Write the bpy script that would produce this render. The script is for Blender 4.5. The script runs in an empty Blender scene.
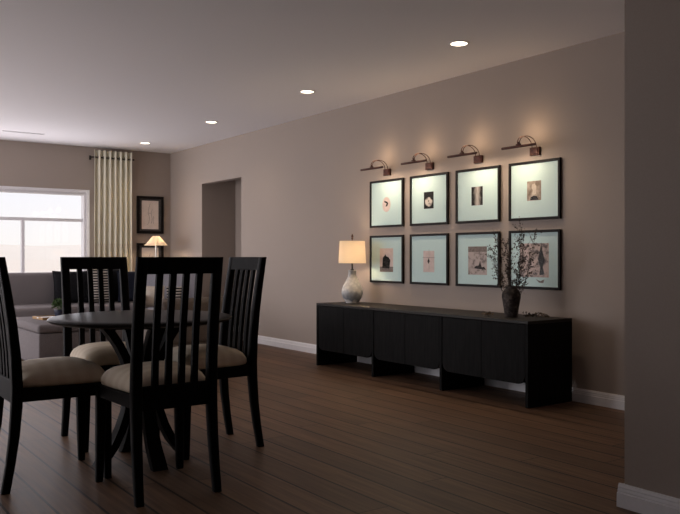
import bpy, bmesh, math, random
from mathutils import Vector, Matrix
random.seed(7)
S = bpy.context.scene
COL = S.collection
PI = math.pi

# ------------------------------------------------------------------ materials
def mat(name, color, rough=0.6, spec=0.4, metal=0.0, sheen=0.0):
    m = bpy.data.materials.new(name); m.use_nodes = True
    b = m.node_tree.nodes['Principled BSDF']
    b.inputs['Base Color'].default_value = (*color, 1)
    b.inputs['Roughness'].default_value = rough
    b.inputs['Specular IOR Level'].default_value = spec
    b.inputs['Metallic'].default_value = metal
    if sheen: b.inputs['Sheen Weight'].default_value = sheen
    return m
def N(m, t, **kw):
    n = m.node_tree.nodes.new(t)
    for k, v in kw.items(): setattr(n, k, v)
    return n
def L(m, a, b): m.node_tree.links.new(a, b)
def bsdf(m): return m.node_tree.nodes['Principled BSDF']
def coords(m, scale=(1, 1, 1), kind='Object'):
    tc = N(m, 'ShaderNodeTexCoord'); mp = N(m, 'ShaderNodeMapping')
    mp.inputs['Scale'].default_value = scale
    L(m, tc.outputs[kind], mp.inputs['Vector']); return mp.outputs['Vector']
def ramp(m, fac, stops, interp='LINEAR'):
    r = N(m, 'ShaderNodeValToRGB'); r.color_ramp.interpolation = interp
    el = r.color_ramp.elements
    while len(el) < len(stops): el.new(0.5)
    for e, (p, c) in zip(el, stops): e.position = p; e.color = (*c, 1)
    L(m, fac, r.inputs['Fac']); return r.outputs['Color']
def noise(m, vec, scale=5, detail=3, rough=0.5):
    n = N(m, 'ShaderNodeTexNoise'); n.inputs['Scale'].default_value = scale
    n.inputs['Detail'].default_value = detail; n.inputs['Roughness'].default_value = rough
    L(m, vec, n.inputs['Vector']); return n.outputs['Fac']
def bump(m, h, strength=0.2, dist=0.01):
    b = N(m, 'ShaderNodeBump'); b.inputs['Strength'].default_value = strength
    b.inputs['Distance'].default_value = dist
    L(m, h, b.inputs['Height']); L(m, b.outputs['Normal'], bsdf(m).inputs['Normal'])
def noisy(name, c0, c1, scale=(1, 1, 1), ns=6, rough=0.6, spec=0.4, bmp=0.0, detail=4, lo=0.35, hi=0.65, dist=0.004):
    m = mat(name, c0, rough, spec)
    f = noise(m, coords(m, scale), ns, detail)
    L(m, ramp(m, f, [(lo, c0), (hi, c1)]), bsdf(m).inputs['Base Color'])
    if bmp: bump(m, f, bmp, dist)
    return m
def math_(m, op, a, b=None):
    n = N(m, 'ShaderNodeMath', operation=op)
    for i, v in enumerate((a, b)):
        if v is None: continue
        if isinstance(v, (int, float)): n.inputs[i].default_value = v
        else: L(m, v, n.inputs[i])
    return n.outputs[0]

M = {}
M['wall'] = noisy('wall_paint', (.362, .302, .261), (.378, .316, .274), ns=180, rough=.75, spec=.25, bmp=.05, dist=.001)
M['ceil'] = noisy('ceiling_paint', (.84, .815, .825), (.86, .835, .845), ns=200, rough=.9, spec=.1, bmp=.05, dist=.001)
M['trim'] = noisy('white_trim_paint', (.76, .74, .75), (.79, .77, .78), ns=30, rough=.4, spec=.4)
M['black_wood'] = noisy('black_stained_wood', (.003, .0029, .0029), (.007, .0066, .0064), (40, 40, 4), 4, .55, .08, .08)
M['cab_wood'] = noisy('ebonised_oak', (.004, .0037, .0035), (.010, .009, .0085), (60, 26, 2.5), 3, .6, .06, .12)
M['cab_top'] = noisy('ebonised_oak_top', (.012, .010, .008), (.026, .020, .015), (60, 3, 60), 3, .5, .2, .1)
M['table_wood'] = noisy('dark_table_wood', (.012, .0105, .0105), (.022, .019, .019), (3, 40, 10), 3, .42, .16, .05)
M['frame'] = noisy('black_frame', (.006, .005, .005), (.013, .009, .008), (8, 30, 30), 4, .55, .15)
M['board'] = noisy('mat_board', (.56, .735, .72), (.59, .76, .745), ns=90, rough=.85, spec=.2)
M['grey_board'] = noisy('grey_mat_board', (.075, .068, .066), (.095, .085, .082), ns=60, rough=.9, spec=.1)
M['paper'] = noisy('cream_paper', (.72, .63, .57), (.79, .70, .64), ns=14, rough=.9, spec=.1)
M['pink_paper'] = noisy('blush_paper', (.60, .49, .46), (.68, .57, .53), ns=30, rough=.9, spec=.1)
M['ink'] = noisy('ink', (.012, .011, .011), (.05, .045, .042), ns=50, rough=.8, spec=.1)
M['grey_ink'] = noisy('pencil', (.16, .13, .12), (.26, .22, .2), ns=60, rough=.8, spec=.1)
M['bronze'] = noisy('oil_rubbed_bronze', (.045, .014, .009), (.09, .030, .017), ns=30, rough=.4, spec=.5)
bsdf(M['bronze']).inputs['Metallic'].default_value = .55
M['dark_metal'] = mat('dark_rod_metal', (.02, .017, .016), .4, .5, .6)
M['chrome'] = mat('brushed_nickel', (.5, .48, .45), .3, .5, 1)
M['sofa'] = noisy('grey_woven_fabric', (.155, .137, .137), (.205, .183, .183), ns=140, rough=.95, spec=.1, bmp=.25, dist=.002)
M['taupe'] = noisy('taupe_woven_fabric', (.15, .122, .105), (.20, .168, .146), ns=140, rough=.95, spec=.1, bmp=.25, dist=.002)
M['lilac'] = noisy('pale_grey_fabric', (.27, .26, .29), (.33, .32, .35), ns=140, rough=.95, spec=.1, bmp=.25, dist=.002)
M['dark_pillow'] = noisy('black_velvet', (.007, .007, .008), (.014, .014, .016), ns=80, rough=.95, spec=.1)
M['navy_pillow'] = noisy('navy_velvet', (.008, .009, .016), (.014, .016, .026), ns=80, rough=.95, spec=.1)
M['cream_pillow'] = noisy('cream_linen', (.52, .45, .38), (.6, .53, .45), ns=120, rough=.95, spec=.1)
M['curtain_metal'] = M['dark_metal']
M['plant'] = noisy('green_leaf', (.035, .07, .02), (.075, .13, .04), ns=20, rough=.6, spec=.3)
M['pot'] = noisy('dark_blue_glaze', (.012, .016, .035), (.02, .025, .05), ns=10, rough=.3, spec=.5)
M['soil'] = noisy('soil', (.02, .014, .01), (.04, .03, .02), ns=40, rough=1, spec=.1)
M['tray'] = noisy('honey_wood', (.34, .2, .09), (.42, .27, .13), (4, 30, 4), 3, .5, .3)
M['white_paper'] = noisy('white_paper', (.68, .66, .64), (.72, .7, .68), ns=20, rough=.8, spec=.2)
M['twig'] = noisy('twig_bark', (.035, .025, .02), (.07, .05, .04), ns=60, rough=.9, spec=.1)
M['dried_leaf'] = noisy('dried_leaf', (.020, .014, .011), (.085, .057, .040), ns=45, rough=.8, spec=.2)
M['tan_leaf'] = noisy('tan_dried_leaf', (.12, .085, .06), (.24, .18, .12), ns=45, rough=.8, spec=.2)
M['sand'] = noisy('pale_sand', (.96, .86, .77), (.99, .90, .82), ns=.02, rough=1, spec=0)
M['scrub'] = noisy('pale_hill', (.96, .88, .80), (.99, .91, .84), ns=.02, rough=1, spec=0)

def cushion_material():
    m = mat('marbled_cream_upholstery', (.5, .42, .33), .7, .25)
    v = coords(m, (1, 1, 1))
    w = N(m, 'ShaderNodeTexWave', wave_type='BANDS', bands_direction='Y')
    w.inputs['Scale'].default_value = 5; w.inputs['Distortion'].default_value = 5
    w.inputs['Detail'].default_value = 2; w.inputs['Detail Scale'].default_value = .8
    L(m, v, w.inputs['Vector'])
    L(m, ramp(m, w.outputs['Fac'], [(.1, (.74, .62, .47)), (.9, (.80, .69, .54))]), bsdf(m).inputs['Base Color'])
    bump(m, noise(m, v, 220, 2), .1, .001)
    return m
M['cushion'] = cushion_material()

def floor_material():
    m = mat('walnut_plank_floor', (.1, .06, .04), .5, .18)
    tc = N(m, 'ShaderNodeTexCoord'); sx = N(m, 'ShaderNodeSeparateXYZ')
    L(m, tc.outputs['Object'], sx.inputs[0])
    PW = .1665
    u = math_(m, 'DIVIDE', math_(m, 'ADD', sx.outputs['X'], 10 * PW - 1.742 % PW), PW)
    iu = math_(m, 'FLOOR', u); fu = math_(m, 'FRACT', u)
    wn = N(m, 'ShaderNodeTexWhiteNoise', noise_dimensions='1D'); L(m, iu, wn.inputs['W'])
    v = math_(m, 'ADD', math_(m, 'DIVIDE', sx.outputs['Y'], 2.2), math_(m, 'MULTIPLY', wn.outputs['Value'], 9.0))
    iv = math_(m, 'FLOOR', v); fv = math_(m, 'FRACT', v)
    cmb = N(m, 'ShaderNodeCombineXYZ'); L(m, iu, cmb.inputs[0]); L(m, iv, cmb.inputs[1])
    wn2 = N(m, 'ShaderNodeTexWhiteNoise', noise_dimensions='3D'); L(m, cmb.outputs[0], wn2.inputs['Vector'])
    # grain stretched along the boards, shifted per board
    g = N(m, 'ShaderNodeCombineXYZ')
    L(m, math_(m, 'MULTIPLY', sx.outputs['X'], 45.0), g.inputs[0])
    L(m, math_(m, 'ADD', math_(m, 'MULTIPLY', sx.outputs['Y'], 1.6), math_(m, 'MULTIPLY', wn2.outputs['Value'], 40.0)), g.inputs[1])
    gr = noise(m, g.outputs[0], 1.0, 5, .6)
    base = ramp(m, gr, [(.28, (.070, .037, .021)), (.5, (.138, .080, .048)), (.72, (.205, .125, .080))])
    tone = ramp(m, wn2.outputs['Value'], [(0, (.80, .80, .80)), (1, (1.12, 1.08, 1.05))])
    mx = N(m, 'ShaderNodeMix', data_type='RGBA', blend_type='MULTIPLY'); mx.inputs[0].default_value = 1
    L(m, base, mx.inputs[6]); L(m, tone, mx.inputs[7])
    e = math_(m, 'MINIMUM', fu, math_(m, 'SUBTRACT', 1.0, fu))
    gap = math_(m, 'LESS_THAN', e, .034)
    e2 = math_(m, 'MINIMUM', fv, math_(m, 'SUBTRACT', 1.0, fv))
    gap2 = math_(m, 'LESS_THAN', e2, .0012)
    gp = math_(m, 'MAXIMUM', gap, gap2)
    mx2 = N(m, 'ShaderNodeMix', data_type='RGBA'); L(m, gp, mx2.inputs[0])
    L(m, mx.outputs[2], mx2.inputs[6]); mx2.inputs[7].default_value = (.014, .008, .005, 1)
    L(m, mx2.outputs[2], bsdf(m).inputs['Base Color'])
    L(m, ramp(m, gr, [(0, (.42,) * 3), (1, (.58,) * 3)]), bsdf(m).inputs['Roughness'])
    bump(m, math_(m, 'SUBTRACT', math_(m, 'MULTIPLY', gr, .12), gp), .35, .002)
    return m
M['floor'] = floor_material()

def curtain_material():
    m = mat('cream_curtain_cloth', (.66, .62, .50), .9, .1)
    nt = m.node_tree; b = bsdf(m); out = nt.nodes['Material Output']
    v = coords(m, (1, 1, 1))
    sx = N(m, 'ShaderNodeSeparateXYZ'); L(m, v, sx.inputs[0])
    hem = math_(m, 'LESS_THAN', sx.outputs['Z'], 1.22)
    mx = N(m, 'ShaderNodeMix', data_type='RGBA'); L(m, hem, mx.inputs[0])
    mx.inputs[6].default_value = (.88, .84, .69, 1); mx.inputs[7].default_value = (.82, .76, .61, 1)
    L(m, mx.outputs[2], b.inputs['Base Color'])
    t = N(m, 'ShaderNodeBsdfTranslucent'); t.inputs['Color'].default_value = (.80, .77, .62, 1)
    s = N(m, 'ShaderNodeMixShader'); s.inputs[0].default_value = .1
    L(m, b.outputs[0], s.inputs[1]); L(m, t.outputs[0], s.inputs[2]); L(m, s.outputs[0], out.inputs[0])
    bump(m, noise(m, v, 300, 2), .1, .001)
    return m
M['curtain'] = curtain_material()

def shade_material(name, col, glow, strength):
    # lampshade cloth: the bulb inside lights it through the translucent weave
    m = mat(name, col, .9, .1)
    nt = m.node_tree; b = bsdf(m); out = nt.nodes['Material Output']
    t = N(m, 'ShaderNodeBsdfTranslucent'); t.inputs['Color'].default_value = (*glow, 1)
    s = N(m, 'ShaderNodeMixShader'); s.inputs[0].default_value = strength
    L(m, b.outputs[0], s.inputs[1]); L(m, t.outputs[0], s.inputs[2]); L(m, s.outputs[0], out.inputs[0])
    v = coords(m, (1, 1, .05)); bump(m, noise(m, v, 260, 2), .15, .001)
    return m
M['shade'] = shade_material('linen_lampshade', (.74, .66, .56), (.93, .86, .76), .62)
M['cone_shade'] = shade_material('pleated_lampshade', (.76, .68, .59), (.90, .82, .73), .55)

def emit(name, col, s):
    m = bpy.data.materials.new(name); m.use_nodes = True
    nt = m.node_tree; nt.nodes.clear()
    e = nt.nodes.new('ShaderNodeEmission'); o = nt.nodes.new('ShaderNodeOutputMaterial')
    e.inputs[0].default_value = (*col, 1); e.inputs[1].default_value = s
    nt.links.new(e.outputs[0], o.inputs[0]); return m
M['downlight'] = emit('downlight_glow', (1, .84, .62), 6)
M['bulb'] = emit('bulb_glow', (1, .74, .48), 200)
M['strip'] = emit('picture_light_strip', (1, .72, .42), 2.0)

def glass(name, refl=.035, graze=.6, rough=.02):
    m = bpy.data.materials.new(name); m.use_nodes = True
    nt = m.node_tree; nt.nodes.clear()
    o = nt.nodes.new('ShaderNodeOutputMaterial'); mix = nt.nodes.new('ShaderNodeMixShader')
    t = nt.nodes.new('ShaderNodeBsdfTransparent'); g = nt.nodes.new('ShaderNodeBsdfGlossy')
    lw = nt.nodes.new('ShaderNodeLayerWeight'); lw.inputs[0].default_value = .5
    pw = nt.nodes.new('ShaderNodeMath'); pw.operation = 'POWER'; pw.inputs[1].default_value = 5
    f = nt.nodes.new('ShaderNodeMath'); f.operation = 'MULTIPLY_ADD'; f.inputs[1].default_value = graze; f.inputs[2].default_value = refl
    nt.links.new(lw.outputs['Facing'], pw.inputs[0]); nt.links.new(pw.outputs[0], f.inputs[0])
    g.inputs['Roughness'].default_value = rough
    nt.links.new(f.outputs[0], mix.inputs[0]); nt.links.new(t.outputs[0], mix.inputs[1])
    nt.links.new(g.outputs[0], mix.inputs[2]); nt.links.new(mix.outputs[0], o.inputs[0])
    return m
M['glass'] = glass('clear_glass')
M['art_glass'] = glass('anti_reflective_glass', .003, .15, .12)

def lamp_glaze():
    m = mat('mottled_ceramic', (.5, .5, .5), .35, .5)
    v = coords(m)
    vo = N(m, 'ShaderNodeTexVoronoi'); vo.inputs['Scale'].default_value = 34; L(m, v, vo.inputs['Vector'])
    sx = N(m, 'ShaderNodeSeparateXYZ'); L(m, v, sx.inputs[0])
    band = ramp(m, math_(m, 'ADD', math_(m, 'DIVIDE', sx.outputs['Z'], .32),
                         math_(m, 'MULTIPLY', math_(m, 'SUBTRACT', noise(m, v, 14, 4), .5), .5)),
                [(.03, (.85, .80, .74)), (.1, (.28, .29, .31)), (.28, (.50, .50, .49)), (.42, (.90, .85, .76)), (.75, (.85, .80, .73)), (.94, (.40, .40, .39))])
    cells = ramp(m, vo.outputs['Distance'], [(.0, (1.12, 1.12, 1.12)), (.8, (.75, .75, .75))])
    mx = N(m, 'ShaderNodeMix', data_type='RGBA', blend_type='MULTIPLY'); mx.inputs[0].default_value = .9
    L(m, band, mx.inputs[6]); L(m, cells, mx.inputs[7])
    L(m, mx.outputs[2], bsdf(m).inputs['Base Color'])
    bump(m, math_(m, 'SUBTRACT', 1.0, vo.outputs['Distance']), .6, .006)
    return m
M['lamp_glaze'] = lamp_glaze()

def vase_clay():
    m = mat('weathered_stoneware', (.07, .06, .055), .85, .2)
    v = coords(m)
    f = noise(m, v, 26, 6, .7)
    L(m, ramp(m, f, [(.32, (.020, .016, .015)), (.5, (.055, .045, .040)), (.68, (.17, .142, .122))]), bsdf(m).inputs['Base Color'])
    bump(m, f, .8, .006)
    return m
M['vase'] = vase_clay()

def stripe_material():
    m = mat('striped_cloth', (.4, .36, .3), .95, .1)
    v = coords(m); sx = N(m, 'ShaderNodeSeparateXYZ'); L(m, v, sx.inputs[0])
    fr = math_(m, 'FRACT', math_(m, 'DIVIDE', sx.outputs['Z'], .034))
    st = math_(m, 'GREATER_THAN', fr, .52)
    mx = N(m, 'ShaderNodeMix', data_type='RGBA'); L(m, st, mx.inputs[0])
    mx.inputs[6].default_value = (.012, .011, .012, 1); mx.inputs[7].default_value = (.42, .37, .33, 1)
    L(m, mx.outputs[2], bsdf(m).inputs['Base Color']); return m
M['stripe'] = stripe_material()

def photo_material(name, c0, c1, scale, lo, hi, kind='noise', sc=(1, 1, 1)):
    m = mat(name, c0, .7, .2)
    v = coords(m, sc)
    if kind == 'noise': f = noise(m, v, scale, 5, .65)
    elif kind == 'centre':       # pale vertical streak between two dark sides
        sx = N(m, 'ShaderNodeSeparateXYZ'); L(m, v, sx.inputs[0])
        a = math_(m, 'ABSOLUTE', math_(m, 'DIVIDE', sx.outputs['Y'], .055))
        f = math_(m, 'ADD', math_(m, 'SUBTRACT', .95, a), math_(m, 'MULTIPLY', math_(m, 'SUBTRACT', noise(m, v, scale, 5), .5), .8))
    elif kind == 'blob':         # pale petals on black
        vo = N(m, 'ShaderNodeTexVoronoi'); vo.inputs['Scale'].default_value = scale; L(m, v, vo.inputs['Vector'])
        sx = N(m, 'ShaderNodeSeparateXYZ'); L(m, v, sx.inputs[0])
        r = math_(m, 'ADD', math_(m, 'POWER', math_(m, 'DIVIDE', sx.outputs['Y'], .055), 2.0),
                  math_(m, 'POWER', math_(m, 'DIVIDE', math_(m, 'ADD', sx.outputs['Z'], .02), .045), 2.0))
        f = math_(m, 'MULTIPLY', math_(m, 'SUBTRACT', 1.15, r), math_(m, 'MULTIPLY', vo.outputs['Distance'], 1.5))
    L(m, ramp(m, f, [(lo, c0), (hi, c1)]), bsdf(m).inputs['Base Color'])
    return m
M['photo_flower'] = photo_material('flower_photo', (.008, .007, .007), (.62, .56, .5), 30, .15, .6, 'blob')
M['photo_path'] = photo_material('woodland_photo', (.012, .010, .009), (.5, .46, .42), 60, .15, .95, 'centre', (1, 1, .4))
M['photo_sepia'] = photo_material('sepia_photo', (.16, .12, .09), (.48, .40, .33), 14, .35, .65)
M['photo_grey'] = photo_material('grey_sketch', (.18, .15, .14), (.50, .42, .39), 26, .36, .5)
M['photo_pale'] = photo_material('blush_collage', (.10, .075, .07), (.56, .43, .38), 22, .38, .52)

# ------------------------------------------------------------------ mesh tools
class MB:
    def __init__(self): self.bm = bmesh.new()
    def poly(self, vs, fs):
        bv = [self.bm.verts.new(v) for v in vs]
        for f in fs:
            try: self.bm.faces.new([bv[i] for i in f])
            except ValueError: pass
        return bv
    def box(self, lo, hi, bev=0.0, seg=2):
        (x0, y0, z0), (x1, y1, z1) = lo, hi
        t = bmesh.new()
        vs = [t.verts.new(p) for p in ((x0,y0,z0),(x1,y0,z0),(x1,y1,z0),(x0,y1,z0),(x0,y0,z1),(x1,y0,z1),(x1,y1,z1),(x0,y1,z1))]
        for f in ((0,3,2,1),(4,5,6,7),(0,1,5,4),(1,2,6,5),(2,3,7,6),(3,0,4,7)): t.faces.new([vs[i] for i in f])
        if bev: bmesh.ops.bevel(t, geom=t.edges[:], offset=bev, segments=seg, affect='EDGES', profile=.5)
        self.join(t)
    def join(self, t, mx=None):
        me = bpy.data.meshes.new('tmp'); t.to_mesh(me); t.free()
        if mx: me.transform(mx)
        self.bm.from_mesh(me); bpy.data.meshes.remove(me)
    def loft(self, rings, cap=True, closed=True):
        """rings: lists of points of equal count"""
        bv = [[self.bm.verts.new(p) for p in r] for r in rings]
        n = len(rings[0])
        for a, b in zip(bv, bv[1:]):
            for i in range(n if closed else n - 1):
                j = (i + 1) % n
                self.bm.faces.new((a[i], a[j], b[j], b[i]))
        if cap and closed:
            self.bm.faces.new(bv[0][::-1]); self.bm.faces.new(bv[-1])
    def lathe(self, prof, n=40, c=(0, 0, 0), cap=True):
        self.loft([[(c[0] + r * math.cos(2*PI*i/n), c[1] + r * math.sin(2*PI*i/n), c[2] + z) for i in range(n)] for r, z in prof], cap)
    def tube(self, pts, r, n=8):
        pts = [Vector(p) for p in pts]; rings = []
        rr = r if isinstance(r, (list, tuple)) else [r] * len(pts)
        up = Vector((0, 0, 1)); prev = None
        for i, p in enumerate(pts):
            d = (pts[min(i+1, len(pts)-1)] - pts[max(i-1, 0)]).normalized()
            if prev is None:
                a = d.cross(up)
                if a.length < 1e-3: a = d.cross(Vector((1, 0, 0)))
            else: a = prev - d * prev.dot(d)
            a.normalize(); b = d.cross(a); prev = a
            rings.append([p + (a * math.cos(2*PI*k/n) + b * math.sin(2*PI*k/n)) * rr[i] for k in range(n)])
        self.loft(rings)
    def prism(self, outline, axis, a, b, bev=0.0):
        """outline of 2-D points extruded along axis from a to b"""
        def P(u, v, w): return {'x': (w, u, v), 'y': (u, w, v), 'z': (u, v, w)}[axis]
        t = bmesh.new(); n = len(outline)
        A = [t.verts.new(P(u, v, a)) for u, v in outline]; B = [t.verts.new(P(u, v, b)) for u, v in outline]
        t.faces.new(A[::-1]); t.faces.new(B)
        for i in range(n): t.faces.new((A[i], A[(i+1) % n], B[(i+1) % n], B[i]))
        bmesh.ops.recalc_face_normals(t, faces=t.faces[:])
        if bev: bmesh.ops.bevel(t, geom=t.edges[:], offset=bev, segments=2, affect='EDGES', profile=.5)
        self.join(t)
    def build(self, name, m, parent=None, smooth=True, angle=40, loc=None):
        bmesh.ops.recalc_face_normals(self.bm, faces=self.bm.faces[:])
        me = bpy.data.meshes.new(name); self.bm.to_mesh(me); self.bm.free()
        me.materials.append(m)
        if smooth:
            for p in me.polygons: p.use_smooth = True
            me.set_sharp_from_angle(angle=math.radians(angle))
        o = bpy.data.objects.new(name, me); COL.objects.link(o)
        if loc: o.location = loc
        if parent: o.parent = parent
        return o

def thing(name, label, cat, loc=(0, 0, 0), rz=0, group=None):
    o = bpy.data.objects.new(name, None); COL.objects.link(o)
    o.empty_display_size = .1
    o.location = loc; o.rotation_euler = (0, 0, rz)
    return tag(o, label, cat, group)
def tag(o, label, cat, group=None):
    o['label'] = label; o['category'] = cat
    if group: o['group'] = group
    return o
def struct(o): o['kind'] = 'structure'; return o
def dup(root, loc, rz, label, group=None):
    r = root.copy(); COL.objects.link(r); r.location = loc; r.rotation_euler = (0, 0, rz); r['label'] = label
    for ch in list(root.children):
        c = ch.copy(); COL.objects.link(c); c.parent = r
        for g in list(ch.children):
            d = g.copy(); COL.objects.link(d); d.parent = c
    return r

# ------------------------------------------------------------------ the room
H = 2.6
XR, YF, XL, YB = 4.70, 11.0, -1.7, -1.3      # right, far, left and back wall faces
m = MB(); m.box((XL-.15, YB-.15, -.12), (5.6, YF+.15, 0)); struct(m.build('floor', M['floor'], smooth=False))
m = MB(); m.box((XL-.15, YB-.15, H), (5.6, YF+.15, H+.12)); struct(m.build('ceiling', M['ceil'], smooth=False))
OY0, OY1, OZ = 8.77, 9.915, 2.062
m = MB()
m.box((XR, 1.98, 0), (XR+.12, OY0, H)); m.box((XR, OY1, 0), (XR+.12, YF+.15, H)); m.box((XR, OY0, OZ), (XR+.12, OY1, H))
struct(m.build('wall_right', M['wall'], smooth=False))
m = MB(); m.box((XR+.12, OY1, 0), (5.34, OY1+.12, H)); m.box((5.22, 7.6, 0), (5.34, OY1, H)); m.box((XR+.12, 7.48, 0), (5.34, 7.6, H))
struct(m.build('wall_hallway', M['wall'], smooth=False))
WX0, WX1, WZ0, WZ1 = .98, 3.44, .74, 1.945   # window opening in the far wall
m = MB()
m.box((XL-.15, YF, 0), (WX0, YF+.15, H)); m.box((WX1, YF, 0), (XR, YF+.15, H))
m.box((WX0, YF, 0), (WX1, YF+.15, WZ0)); m.box((WX0, YF, WZ1), (WX1, YF+.15, H))
struct(m.build('wall_far', M['wall'], smooth=False))
LY0, LY1, LZ0, LZ1 = 7.2, 10.6, .15, 2.2
MY0, MY1, MZ0, MZ1 = 4.4, 6.2, .75, 2.1        # unseen window opening added in the left wall for chair light
m = MB()
m.box((XL-.15, YB, 0), (XL, MY0, H)); m.box((XL-.15, MY1, 0), (XL, LY0, H)); m.box((XL-.15, LY1, 0), (XL, YF, H))
m.box((XL-.15, MY0, 0), (XL, MY1, MZ0)); m.box((XL-.15, MY0, MZ1), (XL, MY1, H))
m.box((XL-.15, LY0, 0), (XL, LY1, LZ0)); m.box((XL-.15, LY0, LZ1), (XL, LY1, H))
struct(m.build('wall_left', M['wall'], smooth=False))
m = MB(); m.box((XL-.15, YB-.15, 0), (XR+.12, YB, H)); struct(m.build('wall_back', M['wall'], smooth=False))
PX = 2.875
m = MB(); m.box((PX, YB, 0), (XR+.12, 1.98, H)); struct(m.build('wall_partition', M['wall'], smooth=False))

def base_profile(): return [(0, 0), (.023, 0), (.021, .058), (.015, .062), (.016, .068), (.013, .078), (.014, .083), (.010, .090), (.008, .096), (0, .096)]
def baseboard(name, segs):
    """segs: (axis, fixed coordinate, outward sign, start, end)"""
    m = MB()
    for ax, fx, sg, a, b in segs:
        pr = [(fx + sg * d, z) for d, z in base_profile()]
        m.prism(pr, 'y' if ax == 'y' else 'x', a, b) if ax == 'y' else m.prism(pr, 'x', a, b)
    struct(m.build(name, M['trim'], smooth=False))
baseboard('baseboard_right', [('y', XR, -1, 1.98, OY0), ('y', XR, -1, OY1, YF)])
baseboard('baseboard_far', [('x', YF, -1, XL, XR)])
baseboard('baseboard_partition', [('y', PX, -1, YB, 2.003), ('x', 1.98, 1, PX, XR)])
baseboard('baseboard_hallway', [('x', OY1, -1, XR, 5.22), ('y', 5.22, -1, 7.6, OY1)])
baseboard('baseboard_left', [('y', XL, 1, YB, YF)])

def window(name, ax, X0, X1, Z0, Z1, wall, sgn, mull, tz):
    """wall = room face of the wall, sgn = direction out of the room"""
    def B(m, u0, u1, w0, w1, z0, z1, bev=.003):
        w0, w1 = sorted((wall + sgn*w0, wall + sgn*w1))
        if ax == 'x': m.box((u0, w0, z0), (u1, w1, z1), bev)
        else: m.box((w0, u0, z0), (w1, u1, z1), bev)
    m = MB(); c = .045
    B(m, X0-c, X0, -.018, 0, Z0-c, Z1+c); B(m, X1, X1+c, -.018, 0, Z0-c, Z1+c); B(m, X0, X1, -.018, 0, Z1, Z1+c)
    B(m, X0, X1, -.018, 0, Z0-c, Z0)
    t = .03
    B(m, X0, X0+t, 0, .13, Z0, Z1); B(m, X1-t, X1, 0, .13, Z0, Z1)
    B(m, X0+t, X1-t, 0, .13, Z1-t, Z1); B(m, X0+t, X1-t, 0, .13, Z0, Z0+t)
    if tz: B(m, X0+t, X1-t, .05, .11, tz-.021, tz+.021)
    for x in mull: B(m, x-.021, x+.021, .05, .11, Z0+t, (tz-.021) if tz else (Z1-t))
    w = struct(m.build(name, M['trim'], smooth=False))
    g = MB(); B(g, X0+t, X1-t, .078, .082, Z0+t, Z1-t, 0)
    g.build('glass_pane', M['glass'], w, smooth=False)
window('window_1', 'x', WX0, WX1, WZ0, WZ1, YF, 1, (2.61, 1.80), 1.565)
window('window_2', 'y', LY0, LY1, LZ0, LZ1, XL, -1, (8.33, 9.46), None)
window('added_window', 'y', MY0, MY1, MZ0, MZ1, XL, -1, (5.3,), None)  # added out of view so more light reaches the dining chairs

# outside: pale plain and a low far rise under a white sky
m = MB(); m.poly([(-900, -900, -.4), (900, -900, -.4), (900, 1500, -.4), (-900, 1500, -.4)], [(0, 1, 2, 3)])
struct(m.build('ground', M['sand'], smooth=False))
m = MB(); rows = []
for j, (yy, hh) in enumerate(((380, -.4), (430, 5), (500, 8.5), (560, 10), (650, -.4))):
    rows.append([(-500 + 40*i, yy, hh if hh < 0 else hh + .9*math.sin(i*.9 + j) + .5*math.sin(i*2.3)) for i in range(40)])
m.loft(rows, cap=False, closed=False)
struct(m.build('hills', M['scrub']))

# ------------------------------------------------------------------ ceiling fittings
dl_names = ['recessed downlight nearest the camera, above the picture lamps', 'second recessed downlight from the camera in the ceiling row',
            'third recessed downlight from the camera, above the wall opening', 'farthest recessed downlight, near the curtain corner of the ceiling']
def downlight():
    t = thing('recessed_downlight', dl_names[0], 'ceiling light', (3.98, 4.11, H), 0, 'recessed ceiling downlights')
    m = MB(); n = 40
    m.loft([[(r*math.cos(2*PI*i/n), r*math.sin(2*PI*i/n), z) for i in range(n)] for r, z in ((.060, -.001), (.060, -.005), (.072, -.005), (.077, -.001), (.077, 0))], cap=False)
    m.build('trim_ring', M['trim'], t)
    m = MB(); m.lathe([(.0605, -.0035), (.0605, -.001)], 40); m.build('lens', M['downlight'], t, smooth=False)
    return t
d0 = downlight()
for k in range(1, 4): dup(d0, (3.98, 4.11 + 2.02*k, H), 0, dl_names[k])

t = thing('slot_diffuser', 'thin linear air slot in the ceiling before the window', 'air vent', (2.41, 10.2, H))
m = MB(); m.box((-.25, -.03, -.006), (.25, -.012, 0), .002); m.box((-.25, .012, -.006), (.25, .03, 0), .002)
m.box((-.25, -.012, -.006), (-.235, .012, 0)); m.box((.235, -.012, -.006), (.25, .012, 0)); m.build('vent_frame', M['trim'], t, smooth=False)
m = MB(); m.box((-.235, -.012, -.002), (.235, .012, 0)); m.build('slot', M['dark_metal'], t, smooth=False)

# ------------------------------------------------------------------ gallery wall
FY = [5.829, 5.226, 4.624, 4.022]; FW, FH = .2525, .2275
def ngon(pts): return pts
def framed(yc, zc, label, prints):
    t = thing('framed_picture', label, 'picture', (XR, yc, zc - FH), 0, 'aqua matted pictures on the long wall')
    m = MB(); w = .020; D = .022
    # local: wall at x = 0, room towards -x, bottom at z = 0
    for (a, b, c, d) in ((-FW, -FW+w, 0, 2*FH), (FW-w, FW, 0, 2*FH), (-FW+w, FW-w, 0, w), (-FW+w, FW-w, 2*FH-w, 2*FH)):
        m.box((-D, a, c), (-.001, b, d), .0025)
    m.build('frame', M['frame'], t, smooth=False)
    m = MB(); m.box((-.012, -FW+w, w), (-.004, FW-w, 2*FH-w)); b = m.build('mat_board', M['board'], t, smooth=False)
    for nm, mt, shape, lift in prints:
        q = MB(); q.prism(shape, 'x', -.0126 - lift, -.0119)
        q.build(nm, M[mt], b, smooth=False, loc=(0, 0, FH)).name
    g = MB(); g.box((-.0175, -FW+w, w), (-.0160, FW-w, 2*FH-w)); g.build('glazing', M['art_glass'], t, smooth=False)
    return t
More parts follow.
